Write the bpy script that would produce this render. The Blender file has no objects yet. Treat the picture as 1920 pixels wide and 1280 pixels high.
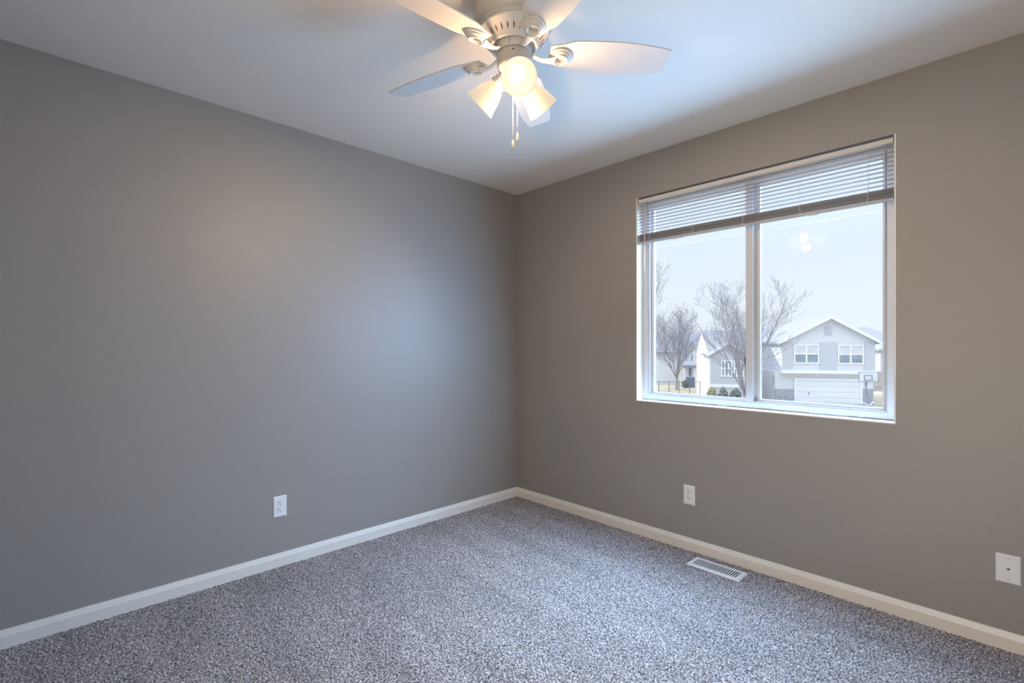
import bpy, bmesh, math, random
import numpy as np
from mathutils import Vector, Matrix

S = bpy.context.scene
COL = S.collection
R = math.radians
PI = math.pi

# ------------------------------------------------------------------ camera
YAW = R(46.1)
F = Vector((-math.sin(YAW), math.cos(YAW), 0.0))      # viewing direction
RT = Vector((math.cos(YAW), math.sin(YAW), 0.0))      # to the right of it
CAM = Vector((2.8266, -2.774, 1.206))
FPX = 913.0
cd = bpy.data.cameras.new('camera')
cd.sensor_width = 36.0
cd.lens = 36.0 * FPX / 1920.0
cd.shift_y = 10.5 / 1920.0
cd.clip_start = 0.02
cd.clip_end = 600
cam = bpy.data.objects.new('camera', cd)
COL.objects.link(cam)
cam.location = CAM
cam.rotation_euler = (R(90), 0, YAW)
S.camera = cam

# ------------------------------------------------------------------ sky, sun, exposure
S.view_settings.view_transform = 'Standard'
S.view_settings.look = 'None'
S.view_settings.gamma = 1.0
S.view_settings.use_curve_mapping = False
S.view_settings.exposure = 0.0
S.cycles.use_denoising = True
S.cycles.max_bounces = 14
S.cycles.diffuse_bounces = 8
S.cycles.transparent_max_bounces = 16
S.cycles.sample_clamp_indirect = 4.0
S.cycles.caustics_reflective = False
S.cycles.caustics_refractive = False

DAY_W = 430.0
YARD_W = 38.0
FILL_W = 29.0
DAY_C = (0.52, 0.80, 1.22)
DAY_TILT = 45
SKY_LOW = (0.93, 0.97, 1.03)
SKY_MID = (0.76, 0.86, 1.00)
SKY_TOP = (2.3, 2.6, 3.1)
W = bpy.data.worlds.new('sky')
S.world = W
W.use_nodes = True
nt = W.node_tree
nt.nodes.clear()


def wnode(kind, **inp):
    n = nt.nodes.new(kind)
    for k, v in inp.items():
        n.inputs[int(k[1:])].default_value = v
    return n


tc = wnode('ShaderNodeTexCoord')
sx = wnode('ShaderNodeSeparateXYZ')
nt.links.new(tc.outputs['Generated'], sx.inputs[0])
rp = wnode('ShaderNodeValToRGB')
rp.color_ramp.elements[0].color = (*SKY_LOW, 1)
rp.color_ramp.elements[1].position = 0.30
rp.color_ramp.elements[1].color = (*SKY_MID, 1)
e = rp.color_ramp.elements.new(0.65)
e.color = (*SKY_TOP, 1)
nt.links.new(sx.outputs['Z'], rp.inputs[0])
bgn = wnode('ShaderNodeBackground', i1=1.0)
wo = wnode('ShaderNodeOutputWorld')
nt.links.new(rp.outputs[0], bgn.inputs['Color'])
nt.links.new(bgn.outputs[0], wo.inputs['Surface'])

sd = bpy.data.lights.new('sun', 'SUN')
sd.energy = 3.0
sd.angle = R(0.6)
sd.color = (1.0, 0.95, 0.86)
sun = bpy.data.objects.new('sun', sd)
COL.objects.link(sun)
sdir = (-0.93 * RT + 0.30 * F).normalized() * math.cos(R(38)) + Vector((0, 0, math.sin(R(38))))
sun.rotation_euler = sdir.to_track_quat('Z', 'Y').to_euler()
sun.location = (0, 8, 12)

# the daylight that comes in through the window opening
pd = bpy.data.lights.new('window_daylight', 'AREA')
pd.shape = 'RECTANGLE'
pd.size = 2.6
pd.size_y = 2.2
pd.energy = DAY_W
pd.color = DAY_C
po = bpy.data.objects.new('window_daylight', pd)
COL.objects.link(po)
po.location = (2.25, 1.25, 2.90)
po.rotation_euler = (R(-90 + DAY_TILT), 0, 0)

# what the bright yards and houses throw back in, low and level
gd = bpy.data.lights.new('yard_daylight', 'AREA')
gd.shape = 'RECTANGLE'
gd.size = 1.24
gd.size_y = 0.92
gd.energy = YARD_W
gd.color = (0.42, 0.78, 1.36)
go = bpy.data.objects.new('yard_daylight', gd)
COL.objects.link(go)
go.location = (1.7755, -0.03, 1.39)
go.rotation_euler = (R(-90 + 13), 0, 0)

# added fill lamp in an invented doorway, to brighten the window wall
hd_ = bpy.data.lights.new('added_fill_light', 'AREA')
hd_.shape = 'RECTANGLE'
hd_.size = 0.72
hd_.size_y = 1.95
hd_.energy = FILL_W
hd_.color = (1.0, 0.86, 0.70)
ho_ = bpy.data.objects.new('added_fill_light', hd_)
COL.objects.link(ho_)
ho_.location = (2.59, -3.30, 1.0)
ho_.rotation_euler = (R(90), 0, 0)

# ------------------------------------------------------------------ mesh helpers


class MB:
    """collects shapes and links them as one mesh object"""

    def __init__(self):
        self.v = []
        self.f = []
        self.m = Matrix.Identity(4)

    def add(self, vs, fs):
        b = len(self.v)
        self.v += [tuple(self.m @ Vector(p)) for p in vs]
        self.f += [tuple(b + i for i in q) for q in fs]
        return self

    def box(self, a, b):
        x0, y0, z0 = [min(p, q) for p, q in zip(a, b)]
        x1, y1, z1 = [max(p, q) for p, q in zip(a, b)]
        return self.add([(x0, y0, z0), (x1, y0, z0), (x1, y1, z0), (x0, y1, z0),
                         (x0, y0, z1), (x1, y0, z1), (x1, y1, z1), (x0, y1, z1)],
                        [(0, 3, 2, 1), (4, 5, 6, 7), (0, 1, 5, 4), (1, 2, 6, 5), (2, 3, 7, 6), (3, 0, 4, 7)])

    def lathe(self, prof, n=48, cap=True):
        """prof: (radius, z) from top to bottom; outward normals when going down the outside"""
        vs, fs = [], []
        k = len(prof)
        for i in range(n):
            a = 2 * PI * i / n
            for r, z in prof:
                vs.append((r * math.cos(a), r * math.sin(a), z))
        for i in range(n):
            j = (i + 1) % n
            for q in range(k - 1):
                fs.append((i * k + q, i * k + q + 1, j * k + q + 1, j * k + q))
        if cap:
            if prof[0][0] > 1e-6:
                fs.append(tuple(i * k for i in range(n)))
            if prof[-1][0] > 1e-6:
                fs.append(tuple(i * k + k - 1 for i in reversed(range(n))))
        return self.add(vs, fs)

    def prism(self, poly, d0, d1, ax='z'):
        """poly (ccw 2d points) pushed from d0 to d1 along ax; x-> (y,z), y->(x,z), z->(x,y)"""
        def P(p, d):
            return {'z': (p[0], p[1], d), 'y': (p[0], d, p[1]), 'x': (d, p[0], p[1])}[ax]
        n = len(poly)
        vs = [P(p, d0) for p in poly] + [P(p, d1) for p in poly]
        fs = [tuple(reversed(range(n))), tuple(range(n, 2 * n))]
        fs += [(i, (i + 1) % n, n + (i + 1) % n, n + i) for i in range(n)]
        return self.add(vs, fs)

    def tube(self, pts, rads, n=8, sq=(1, 1), up=(0, 0, 1)):
        """tube through pts; rads one per point; sq scales the section (side, up)"""
        pts = [Vector(p) for p in pts]
        if not hasattr(rads, '__len__'):
            rads = [rads] * len(pts)
        vs, fs = [], []
        for i, p in enumerate(pts):
            t = (pts[min(i + 1, len(pts) - 1)] - pts[max(i - 1, 0)]).normalized()
            s = t.cross(Vector(up))
            if s.length < 1e-4:
                s = t.cross(Vector((1, 0, 0)))
            s.normalize()
            w = s.cross(t).normalized()
            for k in range(n):
                a = 2 * PI * k / n
                vs.append(p + s * (math.cos(a) * rads[i] * sq[0]) + w * (math.sin(a) * rads[i] * sq[1]))
        for i in range(len(pts) - 1):
            for k in range(n):
                q = (k + 1) % n
                fs.append((i * n + k, i * n + q, (i + 1) * n + q, (i + 1) * n + k))
        fs.append(tuple(reversed(range(n))))
        L = (len(pts) - 1) * n
        fs.append(tuple(L + k for k in range(n)))
        return self.add(vs, fs)

    def ball(self, c, r, n=10, m=6, sc=(1, 1, 1)):
        c = Vector(c)
        vs, fs = [], []
        for i in range(m + 1):
            th = PI * i / m
            for k in range(n):
                a = 2 * PI * k / n
                vs.append(c + Vector((r * math.sin(th) * math.cos(a) * sc[0], r * math.sin(th) * math.sin(a) * sc[1], r * math.cos(th) * sc[2])))
        for i in range(m):
            for k in range(n):
                q = (k + 1) % n
                fs.append((i * n + k, (i + 1) * n + k, (i + 1) * n + q, i * n + q))
        return self.add(vs, fs)

    def build(self, name, mat, parent=None, smooth=False, bevel=0.0, sharp=40):
        me = bpy.data.meshes.new(name)
        me.from_pydata(self.v, [], self.f)
        me.update()
        bm = bmesh.new()
        bm.from_mesh(me)
        bmesh.ops.remove_doubles(bm, verts=bm.verts, dist=1e-6)
        bmesh.ops.recalc_face_normals(bm, faces=bm.faces)
        bm.to_mesh(me)
        bm.free()
        if smooth:
            me.shade_smooth()
            me.set_sharp_from_angle(angle=R(sharp))
        me.materials.append(mat)
        o = bpy.data.objects.new(name, me)
        COL.objects.link(o)
        if parent is not None:
            o.parent = parent
        if bevel:
            b = o.modifiers.new('bevel', 'BEVEL')
            b.width = bevel
            b.segments = 2
            b.limit_method = 'ANGLE'
            b.angle_limit = R(35)
        return o


def empty(name, loc=(0, 0, 0), rot=0.0):
    o = bpy.data.objects.new(name, None)
    o.empty_display_size = 0.1
    COL.objects.link(o)
    o.location = loc
    o.rotation_euler = (0, 0, rot)
    return o


def tag(o, label, cat, group=None):
    o['label'] = label
    o['category'] = cat
    if group:
        o['group'] = group
    return o


def struct(o):
    o['kind'] = 'structure'
    return o


# ------------------------------------------------------------------ materials


def srgb(r, g, b):
    def c(u):
        u /= 255.0
        return u / 12.92 if u <= 0.04045 else ((u + 0.055) / 1.055) ** 2.4
    return (c(r), c(g), c(b))


def mat(name, col, rough=0.5, spec=0.5, bump=None, vary=None, metal=0.0):
    """principled; bump=(scale,strength,distance); vary=(scale,amount)"""
    m = bpy.data.materials.new(name)
    m.use_nodes = True
    t = m.node_tree
    b = t.nodes['Principled BSDF']
    b.inputs['Base Color'].default_value = (*col, 1)
    b.inputs['Roughness'].default_value = rough
    b.inputs['Metallic'].default_value = metal
    b.inputs['Specular IOR Level'].default_value = spec
    if bump or vary:
        co = t.nodes.new('ShaderNodeTexCoord')
    if vary:
        n = t.nodes.new('ShaderNodeTexNoise')
        n.inputs['Scale'].default_value = vary[0]
        n.inputs['Detail'].default_value = 4
        t.links.new(co.outputs['Object'], n.inputs['Vector'])
        mr = t.nodes.new('ShaderNodeMapRange')
        mr.inputs['From Min'].default_value = 0.3
        mr.inputs['From Max'].default_value = 0.7
        mr.inputs['To Min'].default_value = 1 - vary[1]
        mr.inputs['To Max'].default_value = 1 + vary[1]
        t.links.new(n.outputs['Fac'], mr.inputs['Value'])
        hs = t.nodes.new('ShaderNodeHueSaturation')
        hs.inputs['Color'].default_value = (*col, 1)
        t.links.new(mr.outputs[0], hs.inputs['Value'])
        t.links.new(hs.outputs[0], b.inputs['Base Color'])
    if bump:
        n2 = t.nodes.new('ShaderNodeTexNoise')
        n2.inputs['Scale'].default_value = bump[0]
        n2.inputs['Detail'].default_value = 3
        t.links.new(co.outputs['Object'], n2.inputs['Vector'])
        bp = t.nodes.new('ShaderNodeBump')
        bp.inputs['Strength'].default_value = bump[1]
        bp.inputs['Distance'].default_value = bump[2]
        t.links.new(n2.outputs['Fac'], bp.inputs['Height'])
        t.links.new(bp.outputs[0], b.inputs['Normal'])
    return m


M = {}
M['wall'] = mat('taupe_wall_paint', (0.302, 0.282, 0.256), 0.46, 0.75, bump=(140, 0.22, 0.0025), vary=(1.3, 0.02))
M['ceiling'] = mat('ceiling_paint', (0.80, 0.735, 0.645), 0.75, 0.2, bump=(110, 0.12, 0.003))
M['trim'] = mat('white_trim_paint', (0.76, 0.73, 0.66), 0.35, 0.45, vary=(8, 0.02))
M['jamb'] = mat('white_jamb_paint', (0.80, 0.79, 0.76), 0.4, 0.4, vary=(20, 0.02))
M['vinyl'] = mat('white_vinyl', (0.62, 0.63, 0.645), 0.35, 0.4, vary=(15, 0.015))
M['gasket'] = mat('grey_gasket', (0.10, 0.11, 0.12), 0.6, 0.2, vary=(30, 0.1))
M['caulk'] = mat('stained_caulk', (0.20, 0.15, 0.10), 0.8, 0.1, vary=(40, 0.5))
M['blind'] = mat('blind_aluminium', (0.45, 0.435, 0.445), 0.4, 0.4, vary=(30, 0.03))
M['headrail'] = mat('blind_headrail_enamel', (0.66, 0.63, 0.58), 0.35, 0.4, vary=(25, 0.02))
M['cord'] = mat('blind_cord', (0.70, 0.69, 0.68), 0.8, 0.1, vary=(200, 0.1))
M['wand'] = mat('clear_grey_wand', (0.55, 0.56, 0.58), 0.15, 0.6, vary=(60, 0.04))
M['plate'] = mat('white_plate_plastic', (0.80, 0.80, 0.79), 0.3, 0.5, vary=(40, 0.01))
M['slot'] = mat('dark_slot', (0.02, 0.02, 0.02), 0.7, 0.2, vary=(90, 0.2))
M['screw'] = mat('plate_screw', (0.62, 0.61, 0.58), 0.35, 0.5, vary=(90, 0.1))
M['vent'] = mat('white_vent_enamel', (0.72, 0.70, 0.66), 0.4, 0.4, vary=(30, 0.03))
M['duct_shade'] = mat('duct_shade_black', (0.016, 0.018, 0.016), 0.6, 0.3, vary=(20, 0.2))
M['fan'] = mat('fan_white_enamel', (0.62, 0.585, 0.535), 0.4, 0.4, vary=(20, 0.015))
M['blade'] = mat('fan_blade_white', (0.64, 0.60, 0.55), 0.55, 0.3, vary=(14, 0.02))
M['nickel'] = mat('fan_pewter_enamel', (0.52, 0.48, 0.42), 0.35, 0.5, vary=(25, 0.03))
M['fanslot'] = mat('fan_slot_copper', (0.20, 0.11, 0.06), 0.5, 0.4, vary=(60, 0.2))
M['chain'] = mat('bead_chain_metal', (0.60, 0.56, 0.50), 0.3, 0.5, vary=(300, 0.1), metal=0.7)
M['fob'] = mat('pull_fob_wood', (0.52, 0.46, 0.38), 0.5, 0.3, vary=(120, 0.15))


def carpet_material():
    m = bpy.data.materials.new('speckled_grey_carpet')
    m.use_nodes = True
    t = m.node_tree
    b = t.nodes['Principled BSDF']
    b.inputs['Roughness'].default_value = 0.95
    b.inputs['Specular IOR Level'].default_value = 0.08
    b.inputs['Sheen Weight'].default_value = 0.15
    b.inputs['Sheen Roughness'].default_value = 0.6
    co = t.nodes.new('ShaderNodeTexCoord')
    n = t.nodes.new('ShaderNodeTexNoise')
    n.inputs['Scale'].default_value = 150
    n.inputs['Detail'].default_value = 2.5
    n.inputs['Roughness'].default_value = 0.7
    t.links.new(co.outputs['Object'], n.inputs['Vector'])
    r = t.nodes.new('ShaderNodeValToRGB')
    e = r.color_ramp.elements
    e[0].position = 0.34
    e[0].color = (0.018, 0.014, 0.013, 1)
    e[1].position = 0.66
    e[1].color = (0.78, 0.70, 0.655, 1)
    for p, c in ((0.45, (0.152, 0.126, 0.113)), (0.53, (0.34, 0.29, 0.268)), (0.59, (0.545, 0.482, 0.448))):
        q = e.new(p)
        q.color = (*c, 1)
    t.links.new(n.outputs['Fac'], r.inputs[0])
    # where the pile leans the other way after vacuuming
    mp = t.nodes.new('ShaderNodeMapping')
    mp.inputs['Rotation'].default_value = (0, 0, R(58))
    mp.inputs['Scale'].default_value = (1.0, 5.0, 1.0)
    t.links.new(co.outputs['Object'], mp.inputs['Vector'])
    n2 = t.nodes.new('ShaderNodeTexNoise')
    n2.inputs['Scale'].default_value = 1.1
    n2.inputs['Detail'].default_value = 3
    t.links.new(mp.outputs[0], n2.inputs['Vector'])
    mr = t.nodes.new('ShaderNodeMapRange')
    mr.inputs['From Min'].default_value = 0.3
    mr.inputs['From Max'].default_value = 0.7
    mr.inputs['To Min'].default_value = 0.84
    mr.inputs['To Max'].default_value = 1.14
    t.links.new(n2.outputs['Fac'], mr.inputs['Value'])
    hs = t.nodes.new('ShaderNodeHueSaturation')
    t.links.new(r.outputs[0], hs.inputs['Color'])
    t.links.new(mr.outputs[0], hs.inputs['Value'])
    t.links.new(hs.outputs[0], b.inputs['Base Color'])
    bp = t.nodes.new('ShaderNodeBump')
    bp.inputs['Strength'].default_value = 0.6
    bp.inputs['Distance'].default_value = 0.006
    t.links.new(n.outputs['Fac'], bp.inputs['Height'])
    t.links.new(bp.outputs[0], b.inputs['Normal'])
    return m


def glass_material():
    m = bpy.data.materials.new('window_glass')
    m.use_nodes = True
    t = m.node_tree
    t.nodes.clear()
    out = t.nodes.new('ShaderNodeOutputMaterial')
    tr = t.nodes.new('ShaderNodeBsdfTransparent')
    tr.inputs['Color'].default_value = (0.975, 0.985, 0.985, 1)
    gl = t.nodes.new('ShaderNodeBsdfGlossy')
    gl.inputs['Roughness'].default_value = 0.01
    lw = t.nodes.new('ShaderNodeLayerWeight')
    lw.inputs['Blend'].default_value = 0.5
    pw = t.nodes.new('ShaderNodeMath')
    pw.operation = 'POWER'
    pw.inputs[1].default_value = 5
    ma = t.nodes.new('ShaderNodeMath')
    ma.operation = 'MULTIPLY_ADD'
    ma.inputs[1].default_value = 0.96
    ma.inputs[2].default_value = 0.04
    mx = t.nodes.new('ShaderNodeMixShader')
    t.links.new(lw.outputs['Facing'], pw.inputs[0])
    t.links.new(pw.outputs[0], ma.inputs[0])
    t.links.new(ma.outputs[0], mx.inputs['Fac'])
    t.links.new(tr.outputs[0], mx.inputs[1])
    t.links.new(gl.outputs[0], mx.inputs[2])
    # translucent veil added to imitate haze and glare over the view outside
    dl = t.nodes.new('ShaderNodeBsdfTranslucent')
    dl.inputs['Color'].default_value = (0.9, 0.92, 0.95, 1)
    m2 = t.nodes.new('ShaderNodeMixShader')
    m2.inputs['Fac'].default_value = 0.008
    t.links.new(mx.outputs[0], m2.inputs[1])
    t.links.new(dl.outputs[0], m2.inputs[2])
    t.links.new(m2.outputs[0], out.inputs['Surface'])
    return m


def shade_material():
    """opal glass of the lit lamp shades"""
    m = bpy.data.materials.new('opal_glass_lit')
    m.use_nodes = True
    t = m.node_tree
    t.nodes.clear()
    out = t.nodes.new('ShaderNodeOutputMaterial')
    tl = t.nodes.new('ShaderNodeBsdfTranslucent')
    tl.inputs['Color'].default_value = (0.55, 0.47, 0.36, 1)
    pr = t.nodes.new('ShaderNodeBsdfPrincipled')
    pr.inputs['Base Color'].default_value = (0.20, 0.17, 0.13, 1)
    pr.inputs['Roughness'].default_value = 0.3
    mx = t.nodes.new('ShaderNodeMixShader')
    mx.inputs['Fac'].default_value = 0.5
    em = t.nodes.new('ShaderNodeEmission')
    em.inputs['Color'].default_value = (1.0, 0.89, 0.70, 1)
    em.inputs['Strength'].default_value = SHADE_E
    ad = t.nodes.new('ShaderNodeAddShader')
    t.links.new(pr.outputs[0], mx.inputs[1])
    t.links.new(tl.outputs[0], mx.inputs[2])
    t.links.new(mx.outputs[0], ad.inputs[0])
    t.links.new(em.outputs[0], ad.inputs[1])
    t.links.new(ad.outputs[0], out.inputs['Surface'])
    return m


def emit_material(name, col, s):
    m = bpy.data.materials.new(name)
    m.use_nodes = True
    t = m.node_tree
    t.nodes.clear()
    out = t.nodes.new('ShaderNodeOutputMaterial')
    em = t.nodes.new('ShaderNodeEmission')
    em.inputs['Color'].default_value = (*col, 1)
    em.inputs['Strength'].default_value = s
    t.links.new(em.outputs[0], out.inputs['Surface'])
    return m


SHADE_E = 0.50
BULB_E = 7.0
LAMP_W = 17.5
GLOW_W = 12.0
M['carpet'] = carpet_material()
M['glass'] = glass_material()
M['opal'] = shade_material()
M['bulb'] = emit_material('warm_bulb', (1.0, 0.80, 0.55), BULB_E)

# ------------------------------------------------------------------ room shell
RX, RY, CH = 3.19, -3.17, 2.44         # room from the far corner (0,0)
WX0, WX1, WZ0, WZ1 = 1.107, 2.444, 0.857, 2.170
TH = 0.17


def carpet_floor():
    nx, ny = 520, 520
    rng = np.random.default_rng(4)
    xs = np.linspace(0.0, RX, nx)
    ys = np.linspace(RY, 0.0, ny)
    X, Y = np.meshgrid(xs, ys)
    Z = rng.uniform(-0.0045, 0.002, X.shape)
    X = X + rng.uniform(-0.002, 0.002, X.shape)
    Y = Y + rng.uniform(-0.002, 0.002, X.shape)
    v = np.stack([X, Y, Z], -1).reshape(-1, 3)
    i = (np.arange(ny - 1)[:, None] * nx + np.arange(nx - 1)[None, :]).ravel()
    q = np.stack([i, i + 1, i + nx + 1, i + nx], -1)
    me = bpy.data.meshes.new('floor')
    me.vertices.add(len(v))
    me.vertices.foreach_set('co', v.ravel())
    me.loops.add(q.size)
    me.loops.foreach_set('vertex_index', q.ravel())
    me.polygons.add(len(q))
    me.polygons.foreach_set('loop_start', np.arange(0, q.size, 4))
    me.update(calc_edges=True)
    me.materials.append(M['carpet'])
    o = bpy.data.objects.new('floor', me)
    COL.objects.link(o)
    return struct(o)


carpet_floor()
struct(MB().box((-TH, RY - TH, -0.22), (RX + TH, TH, -0.02)).build('floor_slab', M['trim']))
struct(MB().box((-TH, RY - TH, CH), (RX + TH, TH, CH + 0.15)).build('ceiling', M['ceiling']))
struct(MB().box((-TH, RY - TH, -0.02), (0, 0, CH)).build('wall_west', M['wall']))
wn = MB()
wn.box((-TH, 0, -0.02), (WX0, TH, CH)).box((WX1, 0, -0.02), (RX + TH, TH, CH))
wn.box((WX0, 0, -0.02), (WX1, TH, WZ0)).box((WX0, 0, WZ1), (WX1, TH, CH))
struct(wn.build('wall_north', M['wall']))
struct(MB().box((RX, RY - TH, -0.02), (RX + TH, 0, CH)).build('wall_east', M['wall']))
DX0, DX1, DZ = 2.22, 2.96, 2.03          # doorway added behind the camera to let the fill light in
ws = MB().box((0, RY - TH, -0.02), (DX0, RY, CH)).box((DX1, RY - TH, -0.02), (RX, RY, CH)).box((DX0, RY - TH, DZ), (DX1, RY, CH))
struct(ws.build('wall_south', M['wall']))
hs_ = MB().box((DX0 - 0.3, RY - 1.3, -0.2), (DX1 + 0.3, RY - 1.2, CH)).box((DX0 - 0.4, RY - 1.3, -0.2), (DX0 - 0.3, RY - TH, CH))
hs_.box((DX1 + 0.3, RY - 1.3, -0.2), (DX1 + 0.4, RY - TH, CH)).box((DX0 - 0.4, RY - 1.3, CH), (DX1 + 0.4, RY - TH, CH + 0.1)).box((DX0 - 0.4, RY - 1.3, -0.2), (DX1 + 0.4, RY - TH, -0.003))
struct(hs_.build('wall_fill_shell', M['wall']))  # unseen shell added to keep the sky out behind the fill lamp
dc = MB()
for y0_, y1_ in ((RY, RY + 0.012),):
    dc.box((DX0 - 0.057, y0_, 0.0), (DX0, y1_, DZ + 0.057)).box((DX1, y0_, 0.0), (DX1 + 0.057, y1_, DZ + 0.057)).box((DX0, y0_, DZ), (DX1, y1_, DZ + 0.057))
struct(dc.build('trim_2', M['trim']))

BP = [(0, 0.0), (0.014, 0.0), (0.014, 0.052), (0.0125, 0.056), (0.006, 0.0745), (0.0, 0.0755)]


def baseboard(name, a, b, inward):
    """profile swept from a to b, mitred 45 degrees at both ends"""
    a, b, n = Vector(a), Vector(b), Vector(inward)
    t = (b - a).normalized()
    vs = []
    for end, s in ((a, 1), (b, -1)):
        for d, z in BP:
            vs.append(end + n * d + t * (s * d) + Vector((0, 0, z - 0.004)))
    k = len(BP)
    fs = [tuple(range(k)), tuple(reversed(range(k, 2 * k)))]
    fs += [(i, (i + 1) % k, k + (i + 1) % k, k + i) for i in range(k)]
    return struct(MB().add(vs, fs).build(name, M['trim']))


baseboard('baseboard_west', (0, RY, 0), (0, 0, 0), (1, 0, 0))
baseboard('baseboard_north', (0, 0, 0), (RX, 0, 0), (0, -1, 0))
baseboard('baseboard_east', (RX, 0, 0), (RX, RY, 0), (-1, 0, 0))
baseboard('baseboard_south', (DX0 - 0.058, RY, 0), (0, RY, 0), (0, 1, 0))

# ------------------------------------------------------------------ window


def ring(mb, x0, x1, z0, z1, w, y0, y1):
    """rectangular frame of face width w (l, r, b, t) lying in the wall plane"""
    l, r, b, t = w
    mb.box((x0, y0, z0), (x0 + l, y1, z1)).box((x1 - r, y0, z0), (x1, y1, z1))
    mb.box((x0 + l, y0, z0), (x1 - r, y1, z0 + b)).box((x0 + l, y0, z1 - t), (x1 - r, y1, z1))
    return mb


LN = 0.006
jl = MB().box((WX0, 0.0005, WZ0), (WX0 + LN, 0.078, WZ1)).box((WX1 - LN, 0.0005, WZ0), (WX1, 0.078, WZ1))
jl.box((WX0 + LN, -0.0015, WZ0), (WX1 - LN, 0.078, WZ0 + LN))
struct(jl.build('trim_1', M['jamb']))
win = struct(empty('window_1', ((WX0 + WX1) / 2, 0.11, WZ0)))
wi = win.matrix_world.copy()
win.location = (0, 0, 0)
x0, x1, z0, z1 = WX0 + LN, WX1 - LN, WZ0 + LN, WZ1 - LN
fr = MB()
ring(fr, x0, x1, z0, z1, (0.035, 0.035, 0.034, 0.034), 0.074, 0.088)
ring(fr, x0 + 0.012, x1 - 0.012, z0 + 0.012, z1 - 0.012, (0.025, 0.025, 0.024, 0.024), 0.088, 0.160)
ring(fr, x0 + 0.030, x1 - 0.030, z0 + 0.030, z1 - 0.030, (0.011, 0.011, 0.012, 0.012), 0.081, 0.086)
fr.build('window_frame', M['vinyl'], win, bevel=0.0015)
gx0, gx1, gz0, gz1 = x0 + 0.037, x1 - 0.037, z0 + 0.036, z1 - 0.036
ms = MB().box((1.762, 0.078, gz0 - 0.004), (1.800, 0.150, gz1 + 0.004))
ms.build('meeting_stile', M['vinyl'], win, bevel=0.002)
MB().box((1.7995, 0.094, gz0), (1.8035, 0.099, gz1)).box((1.7995, 0.108, gz0), (1.8075, 0.114, gz1)).build('track_fin', M['vinyl'], win)
ls = ring(MB(), gx0, 1.764, gz0, gz1, (0.017, 0.006, 0.013, 0.013), 0.118, 0.142)
ls.build('sash', M['vinyl'], win, bevel=0.0015)
rs = ring(MB(), 1.800, gx1, gz0, gz1, (0.026, 0.023, 0.015, 0.015), 0.116, 0.142)
ring(rs, 1.818, gx1 - 0.012, gz0 + 0.006, gz1 - 0.006, (0.010, 0.010, 0.010, 0.010), 0.110, 0.118)
rs.build('sash', M['vinyl'], win, bevel=0.0015)
MB().box((gx0 + 0.012, 0.129, gz0 + 0.009), (1.763, 0.133, gz1 - 0.009)).build('glass_pane', M['glass'], win)
MB().box((1.822, 0.129, gz0 + 0.011), (gx1 - 0.018, 0.133, gz1 - 0.011)).build('glass_pane', M['glass'], win)
gk = MB().box((gx1 + 0.0005, 0.089, gz0 + 0.03), (gx1 + 0.0035, 0.112, gz1))
gk.box((1.801, 0.100, gz0 + 0.0), (1.8045, 0.107, gz0 + 0.03))
gk.build('gasket', M['gasket'], win)
MB().box((1.752, 0.086, 1.105), (1.763, 0.104, 1.150)).build('sash_lock', M['gasket'], win, bevel=0.003)
cb = MB()
random.seed(3)
px_ = x0 + 0.001
while px_ < x1 - 0.01:
    L = random.uniform(0.02, 0.07)
    cb.box((px_, 0.0735 - random.uniform(0.001, 0.004), z0 - 0.0005), (min(px_ + L, x1 - 0.001), 0.0745, z0 + random.uniform(0.002, 0.005)))
    px_ += L
cb.build('caulk_line', M['caulk'], win)

# ------------------------------------------------------------------ blind
bl = tag(empty('window_blind', (0, 0, 0)), 'white mini blind raised to the top of the window with slats bunched', 'blind')
bx0, bx1 = 1.1155, 2.4355
hr = MB()
hr.prism([(0.010, 2.1390), (0.038, 2.1390), (0.038, 2.1595), (0.035, 2.1595), (0.035, 2.142), (0.013, 2.142), (0.013, 2.1595), (0.010, 2.1595)], bx0, bx1, 'x')
hr.box((bx0, 0.010, 2.139), (bx0 + 0.002, 0.038, 2.1595)).box((bx1 - 0.002, 0.010, 2.139), (bx1, 0.038, 2.1595))
for lx in (1.18, 1.34, 1.50, 1.66, 1.86, 2.03, 2.23, 2.40):
    hr.box((lx, 0.012, 2.1370), (lx + 0.006, 0.036, 2.1392)).box((lx + 0.009, 0.012, 2.1370), (lx + 0.015, 0.036, 2.1392))
hr.build('headrail', M['headrail'], bl)


def slat(mb, z, y=0.0245, w=0.0125, crown=0.0022, tilt=0.0):
    n = 6
    top, bot = [], []
    for i in range(n + 1):
        u = -1 + 2 * i / n
        yy = y + u * w
        zz = z + crown * (1 - u * u) + tilt * u
        top.append((yy, zz + 0.0003))
        bot.append((yy, zz - 0.0003))
    poly = bot + top[::-1]
    k = len(poly)
    vs = [(bx0 + 0.002, *p) for p in poly] + [(bx1 - 0.002, *p) for p in poly]
    fs = [(i, (i + 1) % k, k + (i + 1) % k, k + i) for i in range(k)]
    for i in range(n):
        fs.append((i, i + 1, k - 2 - i, k - 1 - i))
        fs.append((k + i, k + k - 1 - i, k + k - 2 - i, k + i + 1))
    mb.add(vs, fs)


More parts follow.
